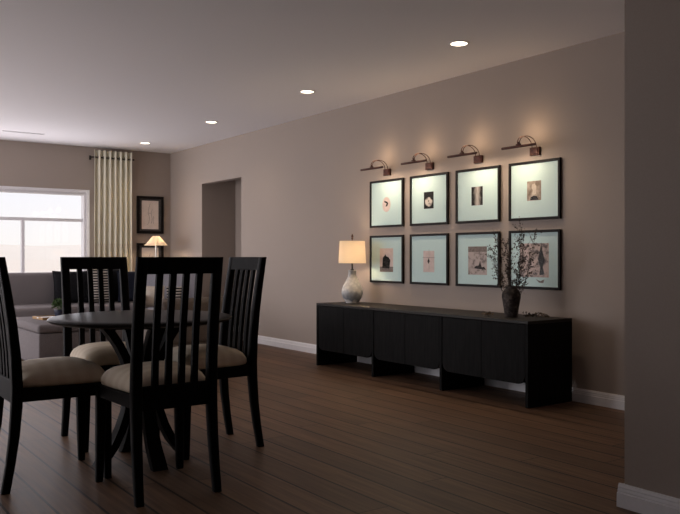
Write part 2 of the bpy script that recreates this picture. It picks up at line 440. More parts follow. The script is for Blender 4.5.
def rect(w, h, y=0, z=0): return [(y-w/2, z-h/2), (y+w/2, z-h/2), (y+w/2, z+h/2), (y-w/2, z+h/2)]
def disc(r, y=0, z=0, n=36, sq=1): return [(y + r*math.cos(2*PI*i/n), z + sq*r*math.sin(2*PI*i/n)) for i in range(n)]
# +y runs to the left in the picture
ZT, ZB_ = 1.5625, 1.030
framed(FY[0], ZT, 'top row picture farthest left, dark chevron on a pale pink disc', [
    ('print', 'pink_paper', disc(.062, .0, -.01, sq=1.15), 0),
    ('motif', 'ink', [(.035, .028), (.03, .012), (-.004, .002), (.014, -.03), (-.012, -.028), (-.03, .0), (-.012, .016)], .0006)])
framed(FY[1], ZT, 'top row picture with pale flower on a small black photograph', [('print', 'photo_flower', rect(.128, .15, 0, -.005), 0)])
framed(FY[2], ZT, 'top row picture with small dark woodland photograph, a pale gap in its middle', [('print', 'photo_path', rect(.13, .155, .004, -.005), 0)])
framed(FY[3], ZT, 'top row picture nearest the camera, small sepia photograph of a pale form', [
    ('print', 'photo_sepia', rect(.138, .15, .0, -.003), 0),
    ('motif', 'cream_pillow', [(.02, -.03), (-.022, -.03), (-.018, .0), (-.024, .03), (-.006, .052), (.018, .046), (.024, .02), (.012, .0)], .0004),
    ('dark_base', 'ink', [(.04, -.075), (-.045, -.075), (-.03, -.048), (0, -.04), (.03, -.05)], .0006)])
framed(FY[0], ZB_, 'bottom row picture beside the table lamp, black faceted stone on blush paper', [
    ('print', 'pink_paper', rect(.2, .225, -.0, -.01), 0),
    ('shelf_strip', 'grey_ink', rect(.2, .05, 0, -.0975), .0003),
    ('motif', 'ink', [(.062, -.085), (-.045, -.09), (-.06, -.01), (-.03, .02), (.0, .026), (.012, .045), (.03, .03), (.055, .012)], .0006)])
framed(FY[1], ZB_, 'bottom row picture with tiny black diamond on folded pink paper', [
    ('print', 'pink_paper', rect(.145, .19, -.0, -.02), 0),
    ('fold', 'grey_ink', rect(.16, .003, .0, .015), .0004), ('fold', 'grey_ink', rect(.0025, .2, -.005, -.01), .0003),
    ('motif', 'ink', [(.0, .01), (.017, -.018), (.004, -.042), (-.014, -.018)], .0008)])
random.seed(3)
lines = []
framed(FY[2], ZB_, 'bottom row picture with grey sketch under a dark band, left of the vase', [
    ('print', 'photo_grey', rect(.215, .235, -.0, -.01), 0),
    ('dark_band', 'grey_ink', rect(.215, .045, 0, .085), .0004),
    ('motif', 'ink', [(.04, -.075), (-.1, -.085), (-.075, -.06), (-.05, -.065), (-.03, -.02), (-.015, -.05), (.02, -.055)], .0006)])
framed(FY[3], ZB_, 'bottom row picture nearest the camera, blush collage with dark plume behind branches', [
    ('print', 'photo_pale', rect(.285, .26, .0, -.005), 0),
    ('motif', 'ink', [(-.055, -.12), (-.1, -.11), (-.085, -.06), (-.105, .0), (-.085, .05), (-.07, .13), (-.055, .06), (-.04, .0), (-.06, -.06)], .0006),
    ('scribble', 'grey_ink', [(-.02, -.15), (-.06, -.165), (-.1, -.15), (-.09, -.178), (-.05, -.176)], .0006)])

pl_labels = ['bronze picture lamp above the chevron picture, farthest from the camera', 'bronze picture lamp above the pale flower picture',
             'bronze picture lamp above the dark woodland picture', 'bronze picture lamp above the sepia picture, nearest the camera']
def picture_light():
    t = thing('picture_light', pl_labels[0], 'picture lamp', (XR, FY[0]-.01, 1.83), 0, 'picture lamps over the top row')
    m = MB(); m.box((-.022, -.047, 0), (-.001, .047, .062), .003); m.box((-.027, -.036, .010), (-.020, .036, .052), .003)
    m.build('wall_plate', M['bronze'], t, smooth=False)
    for s in (-1, 1):
        pts = []
        for i in range(15):
            a = PI * i / 14
            pts.append((-.021 - .179 * (1 - math.cos(a)) / 2, s * .022 * (1 - .55 * i / 14), .050 + .078 * math.sin(a) ** .8 + .018 * i / 14))
        q = MB(); q.tube(pts, .0032, 8); q.build('arm', M['bronze'], t)
    q = MB(); q.box((-.210, -.020, .062), (-.190, .020, .073), .003); q.lathe([(.006, .07), (.006, .082), (.003, .088)], 12, (-.2, 0, 0))
    q.build('clip', M['bronze'], t)
    # half-round hood opening downwards
    q = MB(); n = 14; R = .0105; rings = []
    for y in (-.166, -.16, .16, .166):
        r = R if abs(y) < .165 else R * .8
        rings.append([(-.2 + r*math.cos(2*PI*i/n), y, .053 + r*math.sin(2*PI*i/n)) for i in range(n)])
    q.loft(rings); hood = q.build('hood', M['bronze'], t)
    q = MB(); q.box((-.1885, -.13, .046), (-.1865, .13, .053)); q.build('light_strip', M['strip'], hood, smooth=False)
    return t
p0 = picture_light()
for k in range(1, 4): dup(p0, (XR, FY[k]-.01, 1.83), 0, pl_labels[k])

# ------------------------------------------------------------------ sideboard
SX0, SX1, SY0, SY1, SH = 4.19, 4.665, 3.648, 6.292, .605
t = thing('sideboard', 'long black wooden sideboard under the gallery wall', 'sideboard', (SX0, SY0, 0))
SD = SX1 - SX0; SL = SY1 - SY0; T = .026
m = MB(); m.box((0, 0, SH-.022), (SD, SL, SH), .002); m.build('top', M['cab_top'], t, smooth=False)
U = (SL - T) / 3
for k in range(4):
    m = MB(); m.box((.0, k*U, 0), (SD, k*U + T, SH-.0221), .002); m.build('side_panel', M['cab_wood'], t, smooth=False)
m = MB()
for k in range(3): m.box((.03, k*U + T, .168), (SD-.02, (k+1)*U, .186))
m.build('bottom_shelf', M['cab_wood'], t, smooth=False)
m = MB()
for k in range(3): m.box((SD-.02, k*U + T, .168), (SD-.006, (k+1)*U, SH-.0221))
m.build('back_panel', M['cab_wood'], t, smooth=False)
def door_outline(a, b, z0, z1, rnd):
    R = .07; pts = []
    if rnd == 'a':
        pts += [(a + R - R*math.cos(PI/2*i/8), z0 + R - R*math.sin(PI/2*i/8)) for i in range(9)] + [(b, z0), (b, z1), (a, z1)]
    else:
        pts += [(a, z0)] + [(b - R + R*math.sin(PI/2*i/8), z0 + R - R*math.cos(PI/2*i/8)) for i in range(9)] + [(b, z1), (a, z1)]
    return pts
for k in range(3):
    y0 = k*U + T + .004; y1 = (k+1)*U - .004; ym = (y0+y1)/2
    for a, b, r in ((y0, ym-.002, 'a'), (ym+.002, y1, 'b')):
        m = MB(); m.prism(door_outline(a, b, .158, SH-.026, r), 'x', .003, .024, .0015)
        m.build('door', M['cab_wood'], t, smooth=False)

# ------------------------------------------------------------------ table lamp on the sideboard
LX, LY = 4.475, 6.092
t = thing('table_lamp', 'lit table lamp with drum shade and mottled gourd base on sideboard', 'lamp', (LX, LY, SH))
m = MB(); m.lathe([(.055, 0), (.062, .002), (.066, .012), (.072, .022), (.088, .045), (.100, .075), (.104, .105), (.100, .135), (.088, .168), (.070, .200), (.054, .228), (.043, .252), (.038, .275), (.037, .295), (.040, .31), (.040, .318), (.0, .319)], 48)
m.build('base', M['lamp_glaze'], t)
m = MB(); m.lathe([(.018, .317), (.018, .325), (.008, .33), (.008, .40), (.013, .402), (.013, .43), (.004, .432)], 20); m.build('neck', M['dark_metal'], t)
n = 48
m = MB()
m.loft([[(r*math.cos(2*PI*i/n), r*math.sin(2*PI*i/n), z) for i in range(n)] for r, z in ((.133, .385), (.122, .600), (.1205, .600), (.1315, .385), (.133, .385))], cap=False)
m.build('lamp_shade', M['shade'], t, angle=60)
m = MB(); m.lathe([(.004, .60), (.004, .615), (.010, .620), (.010, .627), (.005, .632), (.011, .642), (.009, .652), (.002, .668)], 16)
for k in range(3):
    a = 2*PI*k/3; m.tube([(0, 0, .597), (.121*math.cos(a), .121*math.sin(a), .592)], .002, 6)
m.tube([(0.014*math.cos(PI*i/12 + PI/2) * 2.5, 0, .42 + .18 * math.sin(PI/2*i/12)) for i in range(7)], .0015, 6)
m.build('finial', M['bronze'], t)
m = MB(); m.lathe([(.008, .432), (.013, .44), (.02, .465), (.02, .478), (.012, .496), (.001, .50)], 18); m.build('bulb', M['bulb'], t)

# ------------------------------------------------------------------ vase and branches
VX, VY = 4.40, 3.992
t = tag(MB().build('tmp', M['vase']) if False else thing('vase', 'weathered dark clay vase holding dried branches on sideboard', 'vase', (VX, VY, SH)), 'weathered dark clay vase holding dried branches on sideboard', 'vase')
m = MB(); m.lathe([(.040, 0), (.047, .003), (.050, .02), (.055, .06), (.062, .105), (.069, .145), (.069, .165), (.063, .185), (.053, .199), (.045, .206), (.043, .214), (.047, .223), (.046, .227), (.040, .225), (.036, .214), (.036, .19), (.036, .03), (.001, .028)], 44)
m.build('body', M['vase'], t)

def leaf(m, p, d, ln, w, rnd):
    d = d.normalized(); s = d.cross(Vector((rnd.uniform(-1, 1), rnd.uniform(-1, 1), rnd.uniform(-1, 1)))).normalized(); u = d.cross(s) * (.12 * ln)
    m.poly([p, p + d*ln*.35 + s*w, p + d*ln*.75 + s*w*.8 + u, p + d*ln + u*2, p + d*ln*.75 - s*w*.8 + u, p + d*ln*.35 - s*w, p + d*ln*.45 - u],
           [(0, 1, 6), (1, 2, 6), (2, 3, 6), (3, 4, 6), (4, 5, 6), (5, 0, 6)])
def branch(base, tip, bend, seed, label, group, mt, sides=6, leaves=10, lsz=.013, spread=.07):
    rnd = random.Random(seed)
    base = Vector(base); tip = Vector(tip); t = thing('dried_branch', label, 'branch', base, 0, group)
    tip = tip - base; bend = Vector(bend)
    pts = [tip * (i/12) + bend * math.sin(PI * i/12) for i in range(13)]
    m = MB(); m.tube(pts, [.0019 - .0012*i/12 for i in range(13)], 6)
    lf = MB()
    def ptat(u):
        i = min(int(u*12), 11); return pts[i].lerp(pts[i+1], u*12 - i)
    for k in range(sides):
        u = .28 + .70 * (k + rnd.random()*.6)/sides
        p = ptat(u); ax = (pts[-1] - pts[4]).normalized()
        dv = (ax*.9 + Vector((rnd.uniform(-.5, .5), rnd.uniform(-1, 1), rnd.uniform(-.3, .5)))).normalized()
        e = p + dv * spread * rnd.uniform(.4, 1.25)
        m.tube([p, p.lerp(e, .5) + Vector((0, 0, .006)), e], [.0014, .0011, .0007], 5)
        for q in range(leaves):
            w = rnd.uniform(.25, 1.05); pp = p.lerp(e, min(w, 1)) + Vector((rnd.gauss(0, .006), rnd.gauss(0, .009), rnd.gauss(0, .007)))
            leaf(lf, pp, dv*.4 + Vector((rnd.uniform(-1, 1), rnd.uniform(-1, 1), rnd.uniform(-.7, 1))), lsz*rnd.uniform(.6, 1.3), lsz*rnd.uniform(.22, .42), rnd)
    for q in range(leaves * 2):
        pp = ptat(rnd.uniform(.5, 1)); leaf(lf, pp, Vector((rnd.uniform(-1, 1), rnd.uniform(-1, 1), rnd.uniform(-.4, 1))), lsz*rnd.uniform(.6, 1.3), lsz*rnd.uniform(.2, .4), rnd)
    m.build('stem', M['twig'], t); lf.build('leaves', M[mt], t, smooth=False)
    return t
GB = 'dried branches standing in the clay vase'
top = SH + .05
bl = [((.0, .170, .52), (0, .05, .0), 'dried branch leaning farthest left out of the clay vase'),
      ((-.03, .115, .60), (0, .03, .0), 'dried branch second from the left in the clay vase, before the sketch picture'),
      ((.03, .045, .50), (.01, .01, .0), 'shorter dried branch rising before the gap between two bottom pictures'),
      ((-.05, -.01, .56), (0, .0, .0), 'dried branch standing nearly upright in the clay vase'),
      ((.02, -.085, .66), (0, -.02, .0), 'tallest dried branch in the clay vase, reaching the top of the collage picture'),
      ((-.02, -.135, .60), (0, -.03, .0), 'dried branch with arching tip over the left side of the collage picture'),
      ((.03, -.20, .60), (0, -.03, .01), 'dried branch leaning farthest right out of the clay vase'),
      ((.0, -.075, .42), (0, -.02, .0), 'shortest dried branch, low over the right rim of the clay vase')]
for i, (d, bd, lb) in enumerate(bl):
    a = 2*PI*i/8
    b = Vector((VX + .016*math.cos(a), VY + .016*math.sin(a) + d[1]*.05, SH + .032))
    branch(b, (VX + d[0], VY + d[1], SH + d[2]), bd, 20 + i, lb, GB, 'dried_leaf', 17, 10, .0135, .09)
GF = 'dried sprigs fallen on the sideboard'
def sprig(p, ang, ln, seed, label, mt):
    rnd = random.Random(seed); t = thing('fallen_sprig', label, 'sprig', p, ang, GF)
    m = MB(); m.tube([(0, 0, .002), (ln*.4, .008, .006), (ln*.75, -.004, .010), (ln, .004, .016)], [.002, .0017, .0014, .0008], 6); m.build('stem', M['twig'], t)
    lf = MB()
    for k in range(48):
        u = rnd.uniform(.1, 1.0); pp = Vector((ln*u, rnd.uniform(-.032, .032), .005 + rnd.uniform(0, .026)*(1.1-u*.6)))
        leaf(lf, pp, Vector((rnd.uniform(-.4, 1), rnd.uniform(-1, 1), rnd.uniform(.1, .9))), .018*rnd.uniform(.6, 1.2), .006*rnd.uniform(.7, 1.3), rnd)
    lf.build('leaves', M[mt], t, smooth=False)
sprig((4.46, 3.915, SH), -PI/2 + .1, .085, 5, 'dark dried sprig lying on the sideboard close beside the vase foot', 'dried_leaf')
sprig((4.50, 3.85, SH), -PI/2 - .1, .13, 6, 'tan dried sprig lying right of the vase at the end of the sideboard', 'tan_leaf')
sprig((4.27, 4.09, SH), PI/2 - .5, .09, 8, 'tan dried sprig lying left of the vase on the sideboard front edge', 'tan_leaf')

# ------------------------------------------------------------------ dining set
def dining_chair(label, loc, rz):
    t = thing('dining_chair', label, 'chair', loc, rz, 'black slat-back dining chairs at the round table')
    prof = [(-.247, 0, .034, .036), (-.226, .12, .037, .038), (-.209, .25, .040, .042), (-.199, .38, .042, .046), (-.197, .46, .043, .046),
            (-.203, .60, .043, .042), (-.218, .75, .044, .038), (-.240, .90, .045, .034), (-.265, 1.05, .046, .030)]
    def back_y(z):
        for (y0, z0, _, _), (y1, z1, _, _) in zip(prof, prof[1:]):
            if z0 <= z <= z1: return y0 + (y1-y0)*(z-z0)/(z1-z0)
        return prof[-1][0]
    for s in (-1, 1):
        m = MB(); rings = []
        for y, z, w, d in prof:
            xo = s * .198; xi = s * (.198 - w)
            a, b = sorted((xo, xi)); e = .004
            rings.append([(a+e, y-d/2, z), (b-e, y-d/2, z), (b, y-d/2+e, z), (b, y+d/2-e, z), (b-e, y+d/2, z), (a+e, y+d/2, z), (a, y+d/2-e, z), (a, y-d/2+e, z)])
        m.loft(rings); m.build('rear_leg', M['black_wood'], t, angle=50)
    for s in (-1, 1):
        m = MB(); rings = []
        for z, w in ((0, .030), (.02, .032), (.38, .044), (.455, .044)):
            xo = s * .217; a, b = sorted((xo, xo - s*w)); y1 = .222; y0 = y1 - w; e = .004
            rings.append([(a+e, y0, z), (b-e, y0, z), (b, y0+e, z), (b, y1-e, z), (b-e, y1, z), (a+e, y1, z), (a, y1-e, z), (a, y0+e, z)])
        m.loft(rings); m.build('front_leg', M['black_wood'], t, angle=50)
    m = MB()
    m.box((-.168, .19, .398), (.168, .214, .457), .003)
    m.box((-.156, -.212, .388), (.156, -.185, .492), .003)
    for s in (-1, 1):
        pr = [(s*.170, .18), (s*.209, .18), (s*.192, -.175), (s*.156, -.175)]
        if s < 0: pr = pr[::-1]
        m.prism(pr, 'z', .398, .457, .003)
    m.build('seat_frame', M['black_wood'], t, smooth=False)
    m = MB(); rings = []
    for z in (.977, .985, 1.04, 1.05):
        y = back_y(z); d = .015 if .98 < z < 1.045 else .0135; w = .1535
        rings.append([(-w, y-d, z), (w, y-d, z), (w, y+d, z), (-w, y+d, z)])
    m.loft(rings); m.build('top_rail', M['black_wood'], t, smooth=False)
    for k in range(4):
        x = -.154 + .308*(k+1)/5 ; m = MB(); rings = []
        for i in range(9):
            z = .49 + .489*i/8; y = back_y(z)
            rings.append([(x-.0145, y-.0085, z), (x+.0145, y-.0085, z), (x+.0145, y+.0085, z), (x-.0145, y+.0085, z)])
        m.loft(rings); m.build('slat', M['black_wood'], t, smooth=False)
    # domed upholstered seat, narrower at the back
    m = MB(); rings = []; n = 56
    def sq(th, p=.28):
        c, s_ = math.cos(th), math.sin(th)
        return math.copysign(abs(c)**p, c), math.copysign(abs(s_)**p, s_)
    for sc, z in ((.94, .4572), (.985, .462), (1.0, .474), (.995, .488), (.965, .503), (.91, .521), (.80, .538), (.60, .551), (.36, .559), (.12, .562)):
        r = []
        for i in range(n):
            p = .28 + .5*(1-sc); cx, cy = sq(2*PI*i/n, min(p, .8))
            y = .016 + cy*.203*sc; x = cx*sc*(.198 + .016*cy)
            r.append((x, y, z))
        rings.append(r)
    m.loft(rings); m.build('seat_cushion', M['cushion'], t, angle=70)
    return t
CH = dining_chair('dining chair in the foreground, its slatted back to the camera before the round table', (1.396, 3.418, 0), 0)
dup(CH, (1.042, 3.866, 0), -PI/2, 'dining chair cut off by the left edge of the photo, facing the round table')
dup(CH, (1.516, 4.425, 0), PI, 'dining chair on the far side of the round table, facing the camera')
dup(CH, (1.900, 3.965, 0), PI/2, 'dining chair on the right side of the round table, nearest the sideboard')

TX, TY, TR = 1.503, 3.882, .462
t = thing('dining_table', 'small round dark pedestal dining table between four black chairs', 'table', (TX, TY, 0))
m = MB(); m.lathe([(.30, .712), (.38, .713), (.425, .717), (.450, .724), (.460, .731), (.462, .736), (.458, .741), (.446, .745), (.425, .748), (.001, .749)], 96)
m.build('tabletop', M['table_wood'], t, angle=50)
def leg_curve():
    P = [(.205, .703), (.165, .660), (.128, .605), (.098, .545), (.075, .480), (.066, .405), (.070, .335), (.086, .255), (.114, .175), (.154, .095), (.202, .032), (.230, 0)]
    return P
for k in range(4):
    a = k*PI/2; ca, sa = math.cos(a), math.sin(a); m = MB(); rings = []
    P = leg_curve()
    for i, (r, z) in enumerate(P):
        q0 = P[max(i-1, 0)]; q1 = P[min(i+1, len(P)-1)]
        tx, tz = q1[0]-q0[0], q1[1]-q0[1]; l = math.hypot(tx, tz); nx, nz = -tz/l, tx/l
        if i in (0, len(P)-1): nx, nz = 1, 0
        th = .020; hw = .030 + .008*abs(z-.36)/.36
        sec = [(r - nx*th, -hw, z - nz*th), (r + nx*th, -hw, z + nz*th), (r + nx*th, hw, z + nz*th), (r - nx*th, hw, z - nz*th)]
        rings.append([(x*ca - y*sa, x*sa + y*ca, zz) for x, y, zz in sec])
    m.loft(rings); m.build('leg', M['black_wood'], t, angle=35)
m = MB(); m.box((-.056, -.056, .35), (.056, .056, .45), .006); m.build('hub', M['black_wood'], t, smooth=False)
m = MB(); m.lathe([(.285, .700), (.29, .702), (.29, .7125), (.285, .7128)], 48); m.build('mounting_plate', M['black_wood'], t, smooth=False)

# ------------------------------------------------------------------ lounge
def puff(m, lo, hi, bev=.05, seg=4, crown=.0):
    (x0, y0, z0), (x1, y1, z1) = lo, hi
    t = bmesh.new(); n = 12
    m.box(lo, hi, bev, seg)
t = thing('sofa', 'long grey upholstered sofa under the window', 'sofa', (1.0, 9.52, 0))
m = MB(); m.box((0, .04, .10), (3.02, 1.08, .30), .02); m.build('base', M['sofa'], t)
m = MB(); m.box((0, .80, .30), (3.02, 1.09, .85), .05, 4); m.build('backrest', M['sofa'], t)
for s in (0, 1):
    m = MB(); x = 0 if s == 0 else 2.86; m.box((x, 0, .10), (x+.16, 1.05, .62), .04, 4); m.build('arm', M['sofa'], t)
for k in range(3):
    m = MB(); m.box((.165 + .90*k, .0, .302), (.160 + .90*(k+1), .80, .455), .045, 4); m.build('seat_cushion', M['sofa'], t)
for x in (.1, 2.92):
    for y in (.12, 1.0):
        m = MB(); m.lathe([(.02, 0), (.028, .1)], 16, (x, y, 0)); m.build('leg', M['black_wood'], t)

OX0, OX1, OYA, OYB = 1.90, 2.84, 7.50, 8.66
t = thing('ottoman', 'large grey upholstered ottoman carrying tray and plant before the sofa', 'ottoman', (OX0, OYA, 0))
m = MB(); m.box((.012, .012, .03), (OX1-OX0-.012, OYB-OYA-.012, .335), .015, 3); m.build('base', M['sofa'], t)
m = MB(); m.box((0, 0, .336), (OX1-OX0, OYB-OYA, .42), .03, 4); m.build('cushion', M['sofa'], t)
for x in (.08, .86):
    for y in (.08, 1.08):
        m = MB(); m.box((x-.025, y-.025, 0), (x+.025, y+.025, .03)); m.build('foot', M['black_wood'], t)

t = thing('tray', 'honey coloured wooden tray lying on the grey ottoman', 'tray', (2.22, 8.20, .42), .1)
m = MB(); m.box((-.15, -.14, 0), (.18, .14, .010), .003); m.build('bottom', M['tray'], t, smooth=False)
m = MB()
for a, b in (((-.15, -.14, .01), (.18, -.128, .026)), ((-.15, .128, .01), (.18, .14, .026)), ((-.15, -.128, .01), (-.138, .128, .026)), ((.168, -.128, .01), (.18, .128, .026))): m.box(a, b, .002)
m.build('rim', M['tray'], t, smooth=False)
t = thing('booklet', 'white paper booklet lying in the wooden tray', 'booklet', (2.17, 8.15, .4302), .3)
m = MB(); m.box((-.09, -.065, 0), (.09, .065, .012), .001); m.build('pages', M['white_paper'], t, smooth=False)
m = MB(); m.box((-.091, -.066, .0121), (.092, .066, .0135)); m.build('cover', M['white_paper'], t, smooth=False)

t = thing('potted_plant', 'small bushy green plant in dark blue pot on the wooden tray', 'plant', (2.315, 8.255, .430))
m = MB(); m.lathe([(.040, 0), (.048, .004), (.058, .04), (.060, .070), (.060, .076), (.054, .076), (.052, .062), (.001, .061)], 32); m.build('pot', M['pot'], t)
m = MB(); m.lathe([(.051, .0615), (.051, .067), (.001, .07)], 24); m.build('soil', M['soil'], t)
rnd = random.Random(4); m = MB()
for k in range(420):
    u = Vector((rnd.gauss(0, 1), rnd.gauss(0, 1), rnd.gauss(0, 1))).normalized()
    if u.z < -.45: u.z = -u.z
    p = Vector((0, 0, .122)) + Vector((u.x*.070, u.y*.070, u.z*.055)) * rnd.uniform(.35, 1.0)
    leaf(m, p, u + Vector((rnd.uniform(-.5, .5), rnd.uniform(-.5, .5), rnd.uniform(-.2, .6))), rnd.uniform(.018, .034), rnd.uniform(.005, .010), rnd)
m.build('foliage', M['plant'], t, smooth=False)
m = MB()
for k in range(14):
    a = 2*PI*k/14; m.tube([(0.01*math.cos(a), .01*math.sin(a), .06), (.04*math.cos(a), .04*math.sin(a), .13)], .0015, 5)
m.build('stems', M['plant'], t)

def pillow(label, loc, rz, tilt, mt, w=.48, h=.46, d=.16, piping=True, group='throw pillows in the lounge'):
    t = thing('throw_pillow', label, 'pillow', loc, rz, group)
    n = 22; m = MB()
    def P(u, v, s):
        e = (1-abs(u)**2.6)*(1-abs(v)**2.6)
        pinch = 1 - .06*(1-abs(u))*abs(v) ; px = u*w/2*(1-.07*(1-v*v)*abs(u)**3); pz = v*h/2*(1-.07*(1-u*u)*abs(v)**3)
        return Vector((px, s*d/2*max(e, 0)**.5, pz + h/2))
    R = Matrix.Rotation(tilt, 3, 'X')
    gr = {}
    for s in (-1, 1):
        for i in range(n+1):
            for j in range(n+1):
                u, v = -1 + 2*i/n, -1 + 2*j/n
                edge = i in (0, n) or j in (0, n)
                key = (i, j, 0 if edge else s)
                if key not in gr: gr[key] = m.bm.verts.new(R @ P(u, v, s))
        for i in range(n):
            for j in range(n):
                q = []
                for a, b in ((i, j), (i+1, j), (i+1, j+1), (i, j+1)):
                    q.append(gr[(a, b, 0 if (a in (0, n) or b in (0, n)) else s)])
                m.bm.faces.new(q if s < 0 else q[::-1])
    m.build('pillow_cover', M[mt], t, angle=180)
    if piping:
        q = MB(); pts = []
        for i in range(n+1): pts.append(R @ P(-1 + 2*i/n, -1, 1))
        for i in range(1, n+1): pts.append(R @ P(1, -1 + 2*i/n, 1))
        for i in range(1, n+1): pts.append(R @ P(1 - 2*i/n, 1, 1))
        for i in range(1, n+1): pts.append(R @ P(-1, 1 - 2*i/n, 1))
        q.tube(pts, .004, 6); q.build('piping', M[mt], t)
    return t
pillow('black throw pillow on the sofa, leftmost, behind the small plant', (3.02, 10.17, .456), 0, -.14, 'dark_pillow', .50, .42)
pillow('black and cream striped throw pillow on the sofa', (3.345, 10.02, .456), .08, -.22, 'stripe', .30, .45, .13)
pillow('black throw pillow on the sofa right of the striped one', (3.545, 10.19, .456), 0, -.10, 'dark_pillow', .40, .45, .14)
pillow('dark navy throw pillow on the sofa beside its right arm', (3.74, 9.96, .456), -.2, -.25, 'navy_pillow', .40, .42, .13)

def armchair(name, label, loc, rz, mt, w, dp, hb, hs=.44, ha=.58):
    t = thing(name, label, 'armchair', loc, rz)
    m = MB(); m.box((-w/2, -dp/2, .12), (w/2, dp/2, .30), .03, 3); m.build('base', M[mt], t)
    m = MB(); m.box((-w/2 + .09, -dp/2 - .01, .30), (w/2 - .09, dp/2 - .14, hs), .04, 4); m.build('seat_cushion', M[mt], t)
    m = MB(); m.box((-w/2, dp/2 - .15, .28), (w/2, dp/2, hb), .055, 5); m.build('backrest', M[mt], t)
    for s in (-1, 1):
        a, b = sorted((s*w/2, s*(w/2 - .09))); m = MB(); m.box((a, -dp/2, .28), (b, dp/2 - .10, ha), .035, 4); m.build('arm', M[mt], t)
        for y in (-1, 1):
            q = MB(); q.lathe([(.014, 0), (.022, .125)], 14, (s*(w/2-.07), y*(dp/2-.07), 0)); q.build('leg', M['black_wood'], t)
    return t
armchair('armchair', 'low taupe armchair seen from behind past the round table', (2.95, 6.62, 0), PI, 'taupe', .70, .70, .69)
armchair('armchair', 'pale grey high backed armchair near the wall opening', (3.86, 9.02, 0), -.45, 'lilac', .74, .74, .93, .45, .60)
pillow('cream throw pillow on the pale grey armchair', (3.60, 8.90, .456), -.35, -.15, 'cream_pillow', .24, .25, .09)
pillow('small striped throw pillow on the pale grey armchair', (3.83, 8.82, .456), -.35, -.2, 'stripe', .20, .24, .08)

t = thing('side_table', 'round dark side table in the corner carrying the cone shade lamp', 'side table', (4.29, 10.52, 0))
m = MB(); m.lathe([(.20, .575), (.212, .58), (.215, .59), (.212, .60), (.001, .60)], 40); m.build('tabletop', M['black_wood'], t)
m = MB(); m.lathe([(.03, .02), (.022, .06), (.02, .5), (.04, .576)], 24); m.build('pedestal', M['black_wood'], t)
m = MB(); m.lathe([(.15, 0), (.155, .01), (.14, .02), (.001, .024)], 36); m.build('foot', M['black_wood'], t)
t = thing('table_lamp', 'lit table lamp with wide cone shade in the far corner', 'lamp', (4.272, 10.50, .60))
m = MB(); m.lathe([(.075, 0), (.08, .008), (.06, .02), (.016, .035), (.011, .08), (.011, .58), (.016, .585), (.016, .625), (.003, .63)], 28); m.build('stem', M['chrome'], t)
m = MB()
pl = 60
def ring(r, z): return [((r*(1+.012*(i % 2)))*math.cos(2*PI*i/pl), (r*(1+.012*(i % 2)))*math.sin(2*PI*i/pl), z) for i in range(pl)]
m.loft([ring(.160, .615), ring(.045, .745), ring(.0435, .745), ring(.158, .614), ring(.160, .615)], cap=False)
m.build('lamp_shade', M['cone_shade'], t, smooth=False)
m = MB(); m.lathe([(.008, .63), (.015, .645), (.020, .67), (.014, .695), (.001, .70)], 18); m.build('bulb', M['bulb'], t)
m = MB(); m.tube([(-.044, 0, .742), (.044, 0, .742)], .002, 6); m.tube([(0, -.044, .742), (0, .044, .742)], .002, 6); m.tube([(0, 0, .70), (0, 0, .76)], .003, 8); m.build('harp', M['chrome'], t)

# curtain and rod
CX0, CX1, CY = 3.515, 4.055, 10.90
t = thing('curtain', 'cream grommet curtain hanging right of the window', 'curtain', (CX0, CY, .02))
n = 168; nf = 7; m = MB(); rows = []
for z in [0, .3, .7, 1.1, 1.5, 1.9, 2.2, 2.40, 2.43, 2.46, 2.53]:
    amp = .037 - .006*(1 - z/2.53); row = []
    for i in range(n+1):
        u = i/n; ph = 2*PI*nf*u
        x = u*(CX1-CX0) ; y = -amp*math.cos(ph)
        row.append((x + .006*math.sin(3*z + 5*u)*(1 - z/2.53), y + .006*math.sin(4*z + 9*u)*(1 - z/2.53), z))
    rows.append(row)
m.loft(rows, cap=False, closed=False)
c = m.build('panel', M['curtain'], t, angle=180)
sol = c.modifiers.new('thick', 'SOLIDIFY'); sol.thickness = .003
for k in range(nf*2):
    u = (k + .5)/(nf*2)
    q = MB(); ring_r = .024; ns = 20
    rings = [[(0.0 + rr*0 + w, r*math.cos(2*PI*i/ns), r*math.sin(2*PI*i/ns)) for i in range(ns)] for r, w, rr in ((.016, -.003, 0), (.023, -.003, 0), (.023, .003, 0), (.016, .003, 0), (.016, -.003, 0))]
    q.loft(rings, cap=False); q.build('grommet', M['dark_metal'], t, loc=(u*(CX1-CX0), 0, 2.43))
t = thing('curtain_rod', 'thin dark curtain rod above the cream curtain', 'curtain rod', (CX0, CY, 2.45))
m = MB(); m.tube([(-.035, 0, 0), (.575, 0, 0)], .008, 12); m.build('rod', M['dark_metal'], t)
for x in (-.038, .578):
    m = MB(); m.lathe([(.005, -.013), (.011, -.008), (.013, 0), (.011, .008), (.005, .013)], 16, (x, 0, 0)); m.build('finial', M['dark_metal'], t)
for x in (-.018, .558):
    m = MB(); m.box((x-.006, .0, -.006), (x+.006, .092, .006)); m.box((x-.012, .092, -.03), (x+.012, .0995, .03)); m.build('bracket', M['dark_metal'], t, smooth=False)

